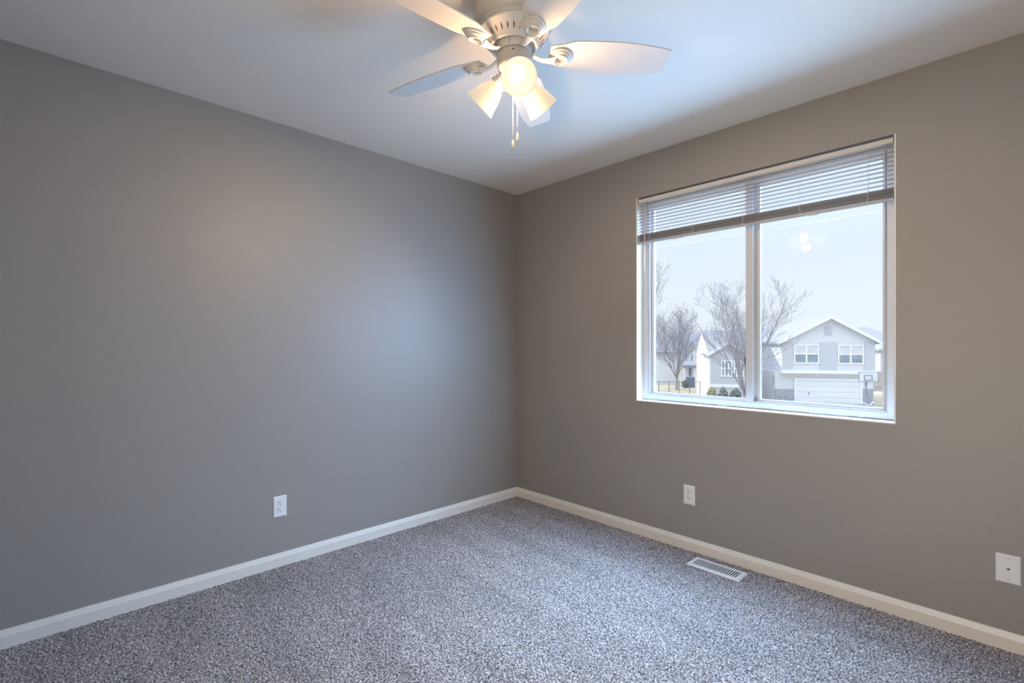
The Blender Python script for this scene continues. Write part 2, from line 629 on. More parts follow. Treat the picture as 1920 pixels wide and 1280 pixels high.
sp = MB()
for i in range(9):
    slat(sp, 2.1185 - 0.0207 * i, tilt=-0.0004)
sp.build('slat_panel', M['blind'], bl, smooth=True)
st = MB()
random.seed(8)
zz = 1.9335
nst = 0
while zz > 1.8885:
    slat(st, zz, y=0.0245 + random.uniform(-0.0012, 0.0012), tilt=random.uniform(-0.0008, 0.0008))
    zz -= random.uniform(0.0012, 0.0022) if nst % 6 else 0.0032
    nst += 1
st.build('slat_stack', M['blind'], bl, smooth=True)
MB().prism([(0.0125, 1.876), (0.0365, 1.876), (0.038, 1.879), (0.038, 1.885), (0.011, 1.885), (0.011, 1.879)], bx0 + 0.002, bx1 - 0.002, 'x').build('bottom_rail', M['blind'], bl)
LADX = (1.196, 1.484, 1.772, 2.052, 2.338)
for lx in LADX:
    ld = MB()
    for yy in (0.0105, 0.0385):
        ld.tube([(lx, yy, 2.143), (lx, yy, 1.882)], 0.0007, 5)
    for i in range(9):
        ld.tube([(lx, 0.0105, 2.1205 - 0.0209 * i), (lx, 0.0385, 2.1205 - 0.0209 * i)], 0.0005, 4)
    rnd = random.Random(int(lx * 1000))
    pts = [(lx + rnd.uniform(-0.006, 0.008), 0.0085 + rnd.uniform(-0.002, 0.002), 1.936 - 0.056 * k / 7) for k in range(8)]
    ld.tube(pts, 0.0011, 5)
    ld.build('ladder_cord', M['cord'], bl)
wd = MB()
wd.tube([(1.166, 0.004, 2.128), (1.166, 0.003, 1.458)], 0.0034, 8)
wd.tube([(1.166, 0.004, 2.128), (1.166, 0.006, 2.136), (1.166, 0.014, 2.141)], 0.0012, 6)
wd.ball((1.166, 0.003, 1.457), 0.0042, 8, 6, (1, 1, 1.4))
wd.build('tilt_wand', M['wand'], bl, smooth=True)
for lx, w in ((1.345, 0.03), (1.385, 0.02), (2.085, 0.045)):
    MB().box((lx, 0.010, 1.8715), (lx + w, 0.034, 1.8765)).build('rail_tab', M['cord'], bl, bevel=0.001)

# ------------------------------------------------------------------ wall plates


def plate_base(root, w=0.070, h=0.114):
    """built facing -y, centred on the root, standing on the plane y = 0"""
    d = 0.0055
    b = 0.004
    p = MB()
    vs = [(-w / 2, 0, -h / 2), (w / 2, 0, -h / 2), (w / 2, 0, h / 2), (-w / 2, 0, h / 2),
          (-w / 2, -0.002, -h / 2), (w / 2, -0.002, -h / 2), (w / 2, -0.002, h / 2), (-w / 2, -0.002, h / 2),
          (-w / 2 + b, -d, -h / 2 + b), (w / 2 - b, -d, -h / 2 + b), (w / 2 - b, -d, h / 2 - b), (-w / 2 + b, -d, h / 2 - b)]
    fs = [(3, 2, 1, 0), (8, 9, 10, 11)]
    for i in range(4):
        j = (i + 1) % 4
        fs += [(i, j, 4 + j, 4 + i), (4 + i, 4 + j, 8 + j, 8 + i)]
    p.add(vs, fs)
    p.build('cover_plate', M['plate'], root)


def disc(mb, cx, cz, r, y0, y1, n=16, flat=None):
    poly = []
    for i in range(n):
        a = 2 * PI * i / n
        x, z = r * math.cos(a), r * math.sin(a)
        if flat:
            z = max(-flat, min(flat, z))
        poly.append((cx + x, cz + z))
    mb.prism(poly, y0, y1, 'y')


def outlet(loc, rot, label):
    t = tag(empty('power_outlet', loc, rot), label, 'outlet', 'duplex power outlets low on the walls')
    plate_base(t)
    for s in (1, -1):
        rc = MB()
        disc(rc, 0, s * 0.0195, 0.0172, -0.0075, -0.005, 28, 0.0142)
        o = rc.build('receptacle', M['plate'], t, bevel=0.0006)
        gp = MB()                                              # grey ring painted as the shadow line round the face
        disc(gp, 0, s * 0.0195, 0.0182, -0.0058, -0.005, 28, 0.0152)
        gp.build('receptacle_shadow_line', M['screw'], o)
        sl = MB()
        sl.box((-0.0080, -0.0079, s * 0.0195 + 0.0005), (-0.0052, -0.0073, s * 0.0195 + 0.0085))
        sl.box((0.0052, -0.0079, s * 0.0195 + 0.0015), (0.0076, -0.0073, s * 0.0195 + 0.0080))
        disc(sl, 0, s * 0.0195 - 0.0066, 0.0028, -0.0079, -0.0073, 12)
        sl.build('socket_slots', M['slot'], o)
    sc = MB()
    disc(sc, 0, 0, 0.0034, -0.0068, -0.005, 14)
    sc.build('screw', M['screw'], t)
    return t


outlet((0.0, -1.8335, 0.3280), R(90), 'white duplex power outlet low on the long wall left of the corner')
outlet((1.4685, 0.0, 0.3255), 0.0, 'white duplex power outlet below the window')
tj = tag(empty('phone_jack', (2.800, 0, 0.3212)), 'white wall plate with one phone jack at the right edge of the photo', 'wall plate')
plate_base(tj, 0.0715, 0.113)
jk = MB()
jk.prism([(-0.0060, 0.0035), (-0.0060, 0.0010), (-0.0030, 0.0010), (-0.0030, -0.0035), (0.0030, -0.0035), (0.0030, 0.0010), (0.0060, 0.0010), (0.0060, 0.0035)], -0.0060, -0.0050, 'y')
jk.build('jack_port', M['slot'], tj)
jr = MB()
ring(jr, -0.009, 0.009, -0.0065, 0.0065, (0.0028, 0.0028, 0.0028, 0.0028), -0.0064, -0.005)
jr.build('jack_rim', M['plate'], tj)
for s in (1, -1):
    sc = MB()
    disc(sc, 0, s * 0.0415, 0.0030, -0.0066, -0.005, 14)
    so = sc.build('screw', M['screw'], tj)
    MB().box((-0.0024, -0.0068, s * 0.0415 - 0.0004), (0.0024, -0.0065, s * 0.0415 + 0.0004)).build('screw_slot', M['slot'], so)

# ------------------------------------------------------------------ floor vent
vt = tag(empty('floor_vent', (1.691, -0.1405, 0.0)), 'white metal heating register set in the carpet by the window wall', 'vent')
hw, hd = 0.143, 0.0625
fl = MB()
zt = 0.0085
in_x, in_y = hw - 0.024, hd - 0.021
fl.add([(-hw, -hd, 0.001), (hw, -hd, 0.001), (hw, hd, 0.001), (-hw, hd, 0.001),
        (-hw + 0.006, -hd + 0.006, zt), (hw - 0.006, -hd + 0.006, zt), (hw - 0.006, hd - 0.006, zt), (-hw + 0.006, hd - 0.006, zt),
        (-in_x, -in_y, zt), (in_x, -in_y, zt), (in_x, in_y, zt), (-in_x, in_y, zt),
        (-in_x, -in_y, 0.002), (in_x, -in_y, 0.002), (in_x, in_y, 0.002), (-in_x, in_y, 0.002)],
       [(i + 4 * k, (i + 1) % 4 + 4 * k, (i + 1) % 4 + 4 * (k + 1), i + 4 * (k + 1)) for k in range(3) for i in range(4)])
fl.build('vent_frame', M['vent'], vt)
MB().box((-in_x, -in_y, 0.0012), (in_x, in_y, 0.0022)).build('vent_shade_sheet', M['duct_shade'], vt)  # near-black sheet painted as the shade inside the open duct
NL = 19
lv = MB()
for i in range(NL + 1):
    xx = -in_x + 2 * in_x * i / NL
    lv.box((xx - 0.0031, -in_y, 0.0068), (xx + 0.0031, in_y, 0.0083))
lv.build('louver_panel', M['vent'], vt)
MB().box((-in_x + 0.001, -in_y + 0.004, 0.0075), (-in_x + 0.007, -in_y + 0.010, 0.0125)).build('damper_lever', M['vent'], vt, bevel=0.001)

# ------------------------------------------------------------------ ceiling fan
FX, FY = 1.593, -1.578
fan = tag(empty('ceiling_fan', (FX, FY, CH)), 'white five-blade hugger ceiling fan with three lit bell shades', 'ceiling fan')


def zf(p):
    return [(r, z - CH) for r, z in p]


hb = MB().lathe(zf([(0.137, 2.44), (0.140, 2.4385), (0.140, 2.349), (0.1385, 2.341), (0.1335, 2.3335), (0.128, 2.328),
                    (0.1235, 2.325), (0.1235, 2.318), (0.1215, 2.314), (0.118, 2.312), (0.060, 2.312)]), 72)
hb.build('motor_housing', M['nickel'], fan, smooth=True)
rgm = MB().lathe(zf([(0.060, 2.3105), (0.1215, 2.3115), (0.1245, 2.308), (0.1250, 2.304), (0.1225, 2.300), (0.1185, 2.2985), (0.1165, 2.295),
                     (0.1135, 2.2925), (0.0865, 2.2640), (0.0855, 2.2605), (0.0835, 2.2575), (0.0790, 2.2560), (0.0755, 2.2575), (0.0740, 2.262), (0.072, 2.270), (0.060, 2.270)]), 90, cap=False)
vr = rgm.build('vent_ring', M['fan'], fan, smooth=True)
sm = MB()
nsl = 30
for i in range(nsl):
    a = 2 * PI * (i + 0.35) / nsl
    # slot: rounded drop lying on the cone between (0.1085, 2.2872) and (0.0905, 2.2682)
    p0, p1 = Vector((0.1075, 0, 2.2862 - CH)), Vector((0.0925, 0, 2.2703 - CH))
    ax = (p1 - p0)
    nrm = Vector((ax.z, 0, -ax.x)).normalized()
    if nrm.z > 0:
        nrm = -nrm
    poly = []
    for k in range(14):
        b = 2 * PI * k / 14
        u = 0.5 + 0.5 * math.cos(b)
        wv = math.sin(b) * (0.0022 + 0.0014 * (1 - u))
        poly.append(p0 + ax * u + Vector((0, wv, 0)))
    mt = Matrix.Rotation(a, 4, 'Z')
    vs = [mt @ (p + nrm * 0.0004) for p in poly] + [mt @ (p - nrm * 0.0020) for p in poly]
    fs = [tuple(range(14)), tuple(reversed(range(14, 28)))] + [(k, (k + 1) % 14, 14 + (k + 1) % 14, 14 + k) for k in range(14)]
    sm.add(vs, fs)
sm.build('vent_slots', M['fanslot'], vr)
fw = MB().lathe(zf([(0.050, 2.300), (0.063, 2.300), (0.0635, 2.240), (0.062, 2.2365), (0.040, 2.2365)]), 60)
fo = fw.build('flywheel', M['fan'], fan, smooth=True)
for i in range(5):
    a = R(51.3 + 36 + 72 * i)
    sg = MB()
    sg.m = Matrix.Rotation(a, 4, 'Z')
    sg.box((0.0622, -0.0006, 2.239 - CH), (0.0640, 0.0006, 2.268 - CH))
    sg.build('flywheel_seam', M['slot'], fo)
lk = MB().lathe(zf([(0.052, 2.2380), (0.0555, 2.2350), (0.0585, 2.2330), (0.0590, 2.2290), (0.0590, 2.1980), (0.0575, 2.1900), (0.0530, 2.1810),
                    (0.0440, 2.1720), (0.0320, 2.1660), (0.0180, 2.1640), (0.0120, 2.1620), (0.0100, 2.1560), (0.0060, 2.1530), (0.0, 2.1525)]), 60)
lo = lk.build('switch_housing', M['nickel'], fan, smooth=True)
for k in range(3):
    a = R(-46 + 120 * k)
    MB().ball((0.0595 * math.cos(a), 0.0595 * math.sin(a), 2.222 - CH), 0.0026, 8, 6).build('set_screw', M['slot'], lo)

# blades with their brackets
BL = [(0.128, 0.036), (0.131, 0.0395), (0.150, 0.0430), (0.172, 0.0480), (0.190, 0.0545), (0.202, 0.0600), (0.214, 0.0630), (0.250, 0.0655), (0.300, 0.0680),
      (0.350, 0.0690), (0.400, 0.0680), (0.450, 0.0645), (0.500, 0.0585), (0.535, 0.0530), (0.553, 0.0490), (0.558, 0.0455)]
PITCH = R(-14.5)
proto = []


def make_blade(az):
    b = MB()
    k = len(BL)
    vs, fs = [], []
    for s in (1, -1):
        for dz in (0.0, 0.0055):
            for r, w in BL:
                vs.append((r, s * w, dz))
    # indices: [+w bottom][+w top][-w bottom][-w top]
    for i in range(k - 1):
        fs.append((i, i + 1, 2 * k + i + 1, 2 * k + i))
        fs.append((k + i, 3 * k + i, 3 * k + i + 1, k + i + 1))
        fs.append((i, k + i, k + i + 1, i + 1))
        fs.append((2 * k + i, 2 * k + i + 1, 3 * k + i + 1, 3 * k + i))
    fs.append((0, 2 * k, 3 * k, k))
    fs.append((k - 1, 2 * k - 1, 4 * k - 1, 3 * k - 1))
    b.add(vs, fs)
    o = b.build('fan_blade', M['blade'], fan, bevel=0.001)
    o.matrix_parent_inverse = Matrix.Identity(4)
    o.location = (0, 0, 2.2415 - CH)
    o.rotation_euler = (PITCH, 0, az)
    # bracket: arm sweeping down and out, then a stepped oval boss against the blade
    a = MB()
    pts = [(0.052, 0, 2.2440), (0.062, 0, 2.2395), (0.075, 0, 2.2310), (0.092, 0, 2.2240), (0.110, 0, 2.2215), (0.128, 0, 2.2225), (0.140, 0, 2.2245)]
    rad = [0.0100, 0.0105, 0.0098, 0.0100, 0.0120, 0.0160, 0.0200]
    a.tube([(p[0], p[1], p[2] - CH) for p in pts], rad, 12, sq=(1.0, 0.42))
    cx = 0.166
    a.m = Matrix.Translation((cx, 0, 2.2415 - CH)) @ Matrix.Rotation(PITCH * 0.9, 4, 'X') @ Matrix.Diagonal((1.0, 0.92, 1.0, 1.0))
    a.lathe([(0.020, 0.0002), (0.0405, 0.0), (0.0410, -0.0035), (0.0395, -0.0070), (0.0350, -0.0085), (0.0345, -0.0115), (0.0320, -0.0140), (0.0280, -0.0160), (0.0265, -0.0200), (0.0250, -0.0222),
             (0.0225, -0.0226), (0.0205, -0.0210), (0.0190, -0.0180), (0.0165, -0.0170), (0.0155, -0.0120), (0.0150, -0.0060), (0.0, -0.0060)], 36)
    a.m = Matrix.Identity(4)
    br = a.build('blade_bracket', M['fan'], fan, smooth=True)
    br.rotation_euler = (0, 0, az)
    br['label'] = 'cast bracket with round boss'
    return o, br


b0, br0 = make_blade(R(51.35))
for i in range(1, 5):
    for o in (b0, br0):
        c = o.copy()
        COL.objects.link(c)
        c.parent = fan
        c.rotation_euler = (o.rotation_euler[0], 0, R(51.35 + 72 * i))

# three lamps
DEP = R(40)


def make_lamp(az):
    c, s = math.cos(az), math.sin(az)
    axis = Vector((c * math.cos(DEP), s * math.cos(DEP), -math.sin(DEP)))
    rot = axis.to_track_quat('-Z', 'Y').to_matrix().to_4x4()      # local -z runs down the lamp's axis
    mouth = Vector((0.135 * c, 0.135 * s, 2.084 - CH))
    neck = mouth - axis * 0.108
    T = Matrix.Translation(neck) @ rot
    h = MB()
    h.tube([(0.030 * c, 0.030 * s, 2.184 - CH), neck - axis * 0.030, neck - axis * 0.012], [0.013, 0.014, 0.015], 14)
    h.m = T
    h.lathe([(0.012, 0.016), (0.0215, 0.015), (0.0240, 0.011), (0.0245, -0.002), (0.0285, -0.004), (0.0290, -0.014), (0.0270, -0.016), (0.012, -0.016)], 36)
    ho = h.build('lamp_holder', M['fan'], fan, smooth=True)
    for k in range(3):
        a = R(30 + 120 * k)
        t = MB()
        t.m = T @ Matrix.Rotation(a, 4, 'Z')
        t.tube([(0.027, 0, -0.009), (0.034, 0, -0.009)], 0.0016, 8)
        t.ball((0.0355, 0, -0.009), 0.0032, 8, 6)
        t.build('thumb_screw', M['screw'], ho, smooth=True)
    g = MB()
    g.m = T
    out = [(0.0255, -0.004), (0.0262, -0.014), (0.0300, -0.024), (0.0375, -0.037), (0.0435, -0.052), (0.0480, -0.068), (0.0520, -0.084), (0.0560, -0.098), (0.0590, -0.1060), (0.0598, -0.1085)]
    inn = [(0.0590, -0.1095), (0.0570, -0.1065), (0.0530, -0.097), (0.0492, -0.083), (0.0452, -0.067), (0.0407, -0.052), (0.0347, -0.038), (0.0272, -0.026), (0.0232, -0.015), (0.0228, -0.004)]
    prof = out + inn
    g.lathe(prof + [prof[0]], 56, cap=False)
    so = g.build('lamp_shade', M['opal'], fan, smooth=True, sharp=60)
    b = MB()
    b.m = T
    pr = [(0.0125, -0.012), (0.0130, -0.026), (0.0160, -0.034)]
    for k in range(9):
        a = R(52) - R(142) * k / 8
        pr.append((0.0285 * math.cos(a), -0.0590 + 0.0285 * math.sin(a)))
    pr[-1] = (0.0, pr[-1][1])
    b.lathe(pr, 32)
    b.build('light_bulb', M['bulb'], so, smooth=True)
    ld_ = bpy.data.lights.new('bulb_light', 'SPOT')           # what leaves the mouth of the shade
    ld_.energy = LAMP_W
    ld_.color = (1.0, 0.67, 0.33)
    ld_.spot_size = R(122)
    ld_.spot_blend = 0.55
    ld_.shadow_soft_size = 0.025
    lo_ = bpy.data.objects.new('bulb_light', ld_)
    COL.objects.link(lo_)
    lo_.parent = fan
    lo_.location = mouth
    lo_.rotation_euler = axis.to_track_quat('-Z', 'Y').to_euler()


for k in range(3):
    make_lamp(R(-36.9 - 120 * k))

# the glow of the three opal shades together
gl_ = bpy.data.lights.new('shade_glow', 'POINT')
gl_.energy = GLOW_W
gl_.color = (1.0, 0.66, 0.38)
gl_.shadow_soft_size = 0.035
glo = bpy.data.objects.new('shade_glow', gl_)
COL.objects.link(glo)
glo.parent = fan
glo.location = (0, 0, 2.045 - CH)

# pull chains
for (cx, cy, zb, nm) in ((0.0085, 0.010, 1.9285, 'far'), (-0.001, -0.004, 1.9015, 'near')):
    ch = MB()
    z = 2.1600
    while z > zb + 0.034:
        ch.ball((cx, cy, z - CH), 0.00165, 6, 4)
        z -= 0.0042
    ch.tube([(cx, cy, 2.166 - CH), (cx, cy, zb + 0.03 - CH)], 0.0005, 4)
    co_ = ch.build('pull_chain', M['chain'], fan, smooth=True)
    fb = MB()
    fb.m = Matrix.Translation((cx, cy, zb - CH))
    fb.lathe([(0.0010, 0.0345), (0.0028, 0.0335), (0.0036, 0.029), (0.0046, 0.020), (0.0052, 0.010), (0.0050, 0.003), (0.0042, 0.0008), (0.0012, 0.0)], 20)
    fb.build('chain_fob', M['fob'], co_, smooth=True)
#OUTSIDE
# ------------------------------------------------------------------ outside: the yards and houses across the way
GZ = -2.85                                     # ground level seen from this upstairs room
M['lawn'] = mat('winter_straw_grass', (0.42, 0.38, 0.27), 0.95, 0.05, vary=(0.6, 0.25))
M['concrete'] = mat('pale_concrete', (0.50, 0.49, 0.47), 0.9, 0.1, vary=(1.5, 0.06))
M['hill'] = mat('distant_haze_hill', (0.40, 0.41, 0.46), 1.0, 0.0, vary=(0.05, 0.15))
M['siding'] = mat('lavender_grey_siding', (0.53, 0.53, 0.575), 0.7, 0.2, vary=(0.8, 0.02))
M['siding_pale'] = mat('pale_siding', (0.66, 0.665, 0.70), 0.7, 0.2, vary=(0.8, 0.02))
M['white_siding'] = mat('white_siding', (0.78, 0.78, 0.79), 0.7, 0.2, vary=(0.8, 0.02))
M['white_trim'] = mat('white_outdoor_trim', (0.80, 0.80, 0.82), 0.6, 0.2, vary=(2, 0.02))
M['brick'] = mat('grey_brick', (0.36, 0.36, 0.40), 0.9, 0.1, vary=(6, 0.2))
M['shingle'] = mat('grey_shingle', (0.30, 0.30, 0.325), 0.9, 0.1, vary=(5, 0.15))
M['shingle_pale'] = mat('pale_shingle', (0.34, 0.34, 0.385), 0.9, 0.1, vary=(5, 0.1))
M['shingle_blue'] = mat('slate_blue_shingle', (0.25, 0.255, 0.30), 0.9, 0.1, vary=(5, 0.12))
M['pane'] = mat('far_window_pane', (0.26, 0.30, 0.35), 0.15, 0.5, vary=(1.5, 0.25))
M['curtain'] = mat('far_window_curtain', (0.60, 0.62, 0.66), 0.6, 0.3, vary=(3, 0.15))
M['shutter'] = mat('grey_shutter', (0.25, 0.27, 0.32), 0.7, 0.2, vary=(3, 0.05))
M['bark'] = mat('pale_grey_bark', (0.27, 0.255, 0.275), 0.9, 0.05, vary=(6, 0.25))
M['leaf'] = mat('dull_evergreen_leaf', (0.21, 0.235, 0.20), 0.8, 0.1, vary=(9, 0.4))
M['leaf_dry'] = mat('dry_yellow_leaf', (0.42, 0.39, 0.22), 0.8, 0.1, vary=(9, 0.3))
M['fence_metal'] = mat('dark_fence_metal', (0.13, 0.14, 0.17), 0.6, 0.2, vary=(8, 0.1))
M['fence_wood'] = mat('weathered_fence_wood', (0.46, 0.41, 0.38), 0.9, 0.1, vary=(4, 0.2))
M['hoop_dark'] = mat('hoop_dark_metal', (0.24, 0.25, 0.29), 0.5, 0.3, vary=(9, 0.1))
M['hoop_board'] = mat('hoop_backboard', (0.66, 0.67, 0.70), 0.3, 0.4, vary=(4, 0.03))
M['bin'] = mat('slate_blue_bin', (0.16, 0.18, 0.30), 0.6, 0.3, vary=(8, 0.05))


def spot(px, depth, z=GZ):
    p = CAM + (F + RT * ((px - 960.0) / FPX)) * depth
    return Vector((p.x, p.y, z))


def zat(py, depth):
    return CAM.z + (650.5 - py) / FPX * depth


HA = R(14)                                     # the houses stand turned 14 degrees to the line of sight
HU = (RT * math.cos(HA) - F * math.sin(HA))
HV = (F * math.cos(HA) + RT * math.sin(HA))
HYAW = math.atan2(HU.y, HU.x)


class Site:
    """a plot whose x runs along the street front and y away from the room"""

    def __init__(self, px, depth):
        self.o = spot(px, depth)
        self.k = {}

    def s(self, px, y=0.0):
        n = RT - F * ((px - 960.0) / FPX)
        q = self.o + HV * y - CAM
        return -(q.dot(n)) / HU.dot(n)

    def z(self, px, py, y=0.0):
        p = self.o + HU * self.s(px, y) + HV * y
        return zat(py, (p - CAM).dot(F)) - GZ

    def root(self, name, label, cat, group=None):
        return tag(empty(name, self.o, HYAW), label, cat, group)


def gable_roof_x(mb, x0, x1, y0, y1, ze, zp, t=0.16, over=0.35):
    """ridge along x"""
    ym = (y0 + y1) / 2
    k = (zp - ze) / (ym - y0)
    a, b = y0 - over, y1 + over
    za = ze - k * over
    mb.prism([(a, za), (a, za + t), (ym, zp + t), (b, za + t), (b, za), (ym, zp)], x0 - over, x1 + over, 'x')


def gable_roof_y(mb, x0, x1, y0, y1, ze, zp, t=0.16, over=0.35, xm=None):
    """ridge along y"""
    xm = (x0 + x1) / 2 if xm is None else xm
    kl, kr = (zp - ze) / (xm - x0), (zp - ze) / (x1 - xm)
    a, b = x0 - over, x1 + over
    mb.prism([(a, ze - kl * over), (xm, zp), (b, ze - kr * over), (b, ze - kr * over + t), (xm, zp + t), (a, ze - kl * over + t)], y0 - over, y1, 'y')


def house_window(root, x0, x1, z0, z1, y, cols=2, rows=2, name='window', frame=0.09, upper=None):
    f = ring(MB(), x0, x1, z0, z1, (frame, frame, frame, frame), y - 0.07, y + 0.03)
    for i in range(1, cols):
        xx = x0 + (x1 - x0) * i / cols
        f.box((xx - 0.05, y - 0.06, z0), (xx + 0.05, y + 0.02, z1))
    for i in range(1, rows):
        zz_ = z0 + (z1 - z0) * i / rows
        f.box((x0, y - 0.055, zz_ - 0.04), (x1, y + 0.02, zz_ + 0.04))
    o = f.build(name, M['white_trim'], root)
    zm = (z0 + z1) / 2 if upper else z1
    MB().box((x0 + 0.03, y - 0.03, z0 + 0.03), (x1 - 0.03, y - 0.01, zm - 0.02)).build('pane', M['pane'], o)
    if upper:
        MB().box((x0 + 0.03, y - 0.03, zm), (x1 - 0.03, y - 0.01, z1 - 0.03)).build('curtained_pane', M['curtain'], o)
    return o


# ground
gm = MB().add([(p.x, p.y, z) for z in (GZ - 0.3, GZ) for p in (spot(600, 6), spot(2200, 6), spot(2200, 420), spot(600, 420))],
              [(0, 3, 2, 1), (4, 5, 6, 7), (0, 1, 5, 4), (1, 2, 6, 5), (2, 3, 7, 6), (3, 0, 4, 7)])
struct(gm.build('ground', M['lawn']))

# --- garage house across the way
g = Site(1550, 34.5)
gh = g.root('garage_house', 'pale gabled house with a wide white garage door seen through the right pane', 'house')
xl, xr = g.s(1466), g.s(1641)
zband = g.z(1550, 697.5)
zeave = g.z(1641, 640)
xpk = g.s(1555.5)
zpk = g.z(1555.5, 596.5)
dep = 9.6
up = MB()
up.prism([(xl, zband - 0.05), (xr, zband - 0.05), (xr, zeave), (xpk, zpk), (xl, zeave)], 0, dep, 'y')
up.build('upper_wall', M['siding_pale'], gh)
for a, b in ((1467, 1487.5), (1536.5, 1569.5), (1620, 1640.5)):
    MB().box((g.s(a), -0.03, zband + 0.12), (g.s(b), 0.02, g.z(1550, 641))).build('siding_panel', M['siding'], gh)
xa, xb = g.s(1453, 0.4), g.s(1637, 0.4)
MB().box((xa, 0.4, 0), (xb, dep, zband)).build('lower_wall', M['siding_pale'], gh)
for a, b in ((1453, 1489), (1617, 1637)):
    MB().box((g.s(a, 0.34), 0.30, 0), (g.s(b, 0.34), 0.42, g.z(a, 729, 0.34))).build('brick_base', M['brick'], gh)
MB().box((xl - 0.05, -0.12, zband - 0.10), (xr + 0.05, 0.42, zband + 0.12)).build('trim_band', M['white_trim'], gh)
rf = MB()
gable_roof_y(rf, xl, xr, 0, dep, zeave, zpk, 0.14, 0.30, xpk)
rf.build('roof', M['shingle_pale'], gh)
fa = MB()
kk = (zpk - zeave) / (xr - xpk)
kl_ = (zpk - zeave) / (xpk - xl)
fa.prism([(xl - 0.32, zeave - kl_ * 0.32 - 0.05), (xpk, zpk - 0.05), (xr + 0.32, zeave - kk * 0.32 - 0.05), (xr + 0.32, zeave - kk * 0.32 + 0.17), (xpk, zpk + 0.17), (xl - 0.32, zeave - kl_ * 0.32 + 0.17)], -0.36, -0.30, 'y')
fa.build('fascia', M['white_trim'], gh)
house_window(gh, g.s(1488), g.s(1535.5), g.z(1511, 681.5), g.z(1511, 645.5), 0.0, 2, 2, upper=True)
house_window(gh, g.s(1570.5), g.s(1619), g.z(1595, 682.5), g.z(1595, 646), 0.0, 2, 2, upper=True)
gv = ring(MB(), g.s(1546.5), g.s(1559.5), g.z(1553, 627), g.z(1553, 612), (0.08, 0.08, 0.08, 0.08), -0.08, 0.02)
gv.box((g.s(1551), -0.05, g.z(1553, 624)), (g.s(1558), 0.0, g.z(1553, 615)))
gv.build('gable_vent', M['siding'], gh)
gt = ring(MB(), g.s(1489, 0.36), g.s(1617, 0.36), -0.02, g.z(1550, 709, 0.36), (0.16, 0.16, 0.0, 0.18), 0.30, 0.42)
gt.build('garage_trim', M['white_trim'], gh)
gd_ = MB()
dx0, dx1, dz1 = g.s(1490, 0.38) + 0.1, g.s(1616, 0.38) - 0.1, g.z(1550, 713, 0.38)
for i in range(4):
    gd_.box((dx0, 0.36, dz1 * i / 4 + 0.012), (dx1, 0.41, dz1 * (i + 1) / 4))
    for j in range(8):
        q = (dx1 - dx0) / 8
        gd_.box((dx0 + q * j + 0.08, 0.352, dz1 * i / 4 + 0.10), (dx0 + q * (j + 1) - 0.08, 0.362, dz1 * (i + 1) / 4 - 0.08))
gdo = gd_.build('garage_door', M['white_siding'], gh)
MB().box((-1.05, 0.32, 0.62), (-1.00, 0.36, 0.80)).build('door_handle', M['shutter'], gdo)
MB().box((xa - 0.02, 0.45, zband - 0.9), (xa + 0.02, 1.2, zband - 0.3)).build('side_panel', M['siding'], gh)

# driveway in front of it
dw = MB()
dw.prism([tuple((g.o + HU * a + HV * b).xy) for a, b in ((g.s(1480), -16), (g.s(1625), -16), (g.s(1625), 0.28), (g.s(1480), 0.28))], GZ, GZ + 0.03, 'z')
struct(dw.build('floor_driveway', M['concrete']))

# --- basketball hoop on the driveway
hp = Site(1618, 32.6)
bh = hp.root('basketball_hoop', 'portable basketball hoop standing at the right end of the white garage door', 'basketball hoop')
bx0_, bx1_ = hp.s(1599), hp.s(1634.5)
bz0_, bz1_ = hp.z(1618, 714), hp.z(1618, 696)
bb = MB().box((bx0_, -0.9, bz0_), (bx1_, -0.86, bz1_))
bbo = bb.build('backboard', M['hoop_board'], bh)
fb_ = ring(MB(), bx0_, bx1_, bz0_, bz1_, (0.022, 0.022, 0.03, 0.0), -0.93, -0.85)
fb_.build('backboard_frame', M['hoop_dark'], bbo)
xc = (bx0_ + bx1_) / 2
ring(MB(), xc - 0.25, xc + 0.22, bz0_ + 0.10, bz0_ + 0.44, (0.035, 0.035, 0.035, 0.035), -0.935, -0.9).build('target_square', M['hoop_dark'], bbo)
rim = MB()
rim.tube([(xc + 0.22 * math.cos(2 * PI * i / 20), -1.17 + 0.22 * math.sin(2 * PI * i / 20), bz0_ + 0.14) for i in range(21)], 0.014, 6)
rim.build('rim', M['hoop_dark'], bh, smooth=True)
pl = MB()
pl.tube([(xc + 0.42, 0.10, 0.05), (xc + 0.20, -0.10, bz0_ * 0.70), (xc + 0.02, -0.42, bz0_ - 0.10), (xc, -0.86, bz0_ + 0.30)], [0.045, 0.045, 0.05, 0.045], 8)
pl.tube([(xc + 0.10, -0.28, bz0_ - 0.42), (xc, -0.86, bz0_ + 0.12)], 0.03, 6)
pl.build('pole', M['hoop_dark'], bh, smooth=True)
ba = MB()
ba.add([(xc - 0.45, -0.35, 0), (xc + 0.62, -0.35, 0), (xc + 0.62, 0.50, 0), (xc - 0.45, 0.50, 0), (xc - 0.25, -0.2, 0.2), (xc + 0.55, -0.2, 0.2), (xc + 0.55, 0.4, 0.2), (xc - 0.25, 0.4, 0.2)],
       [(0, 3, 2, 1), (4, 5, 6, 7), (0, 1, 5, 4), (1, 2, 6, 5), (2, 3, 7, 6), (3, 0, 4, 7)])
ba.build('base', M['hoop_dark'], bh, bevel=0.04)
MB().tube([(xc - 0.25, -0.1, 0.45), (xc + 0.42, 0.0, 0.16)], 0.04, 6).build('brace', M['white_trim'], bh)
MB().tube([(xc + 0.42, 0.0, 0.16), (xc + 0.72, 0.1, 0.42)], 0.035, 6).build('brace', M['white_trim'], bh)

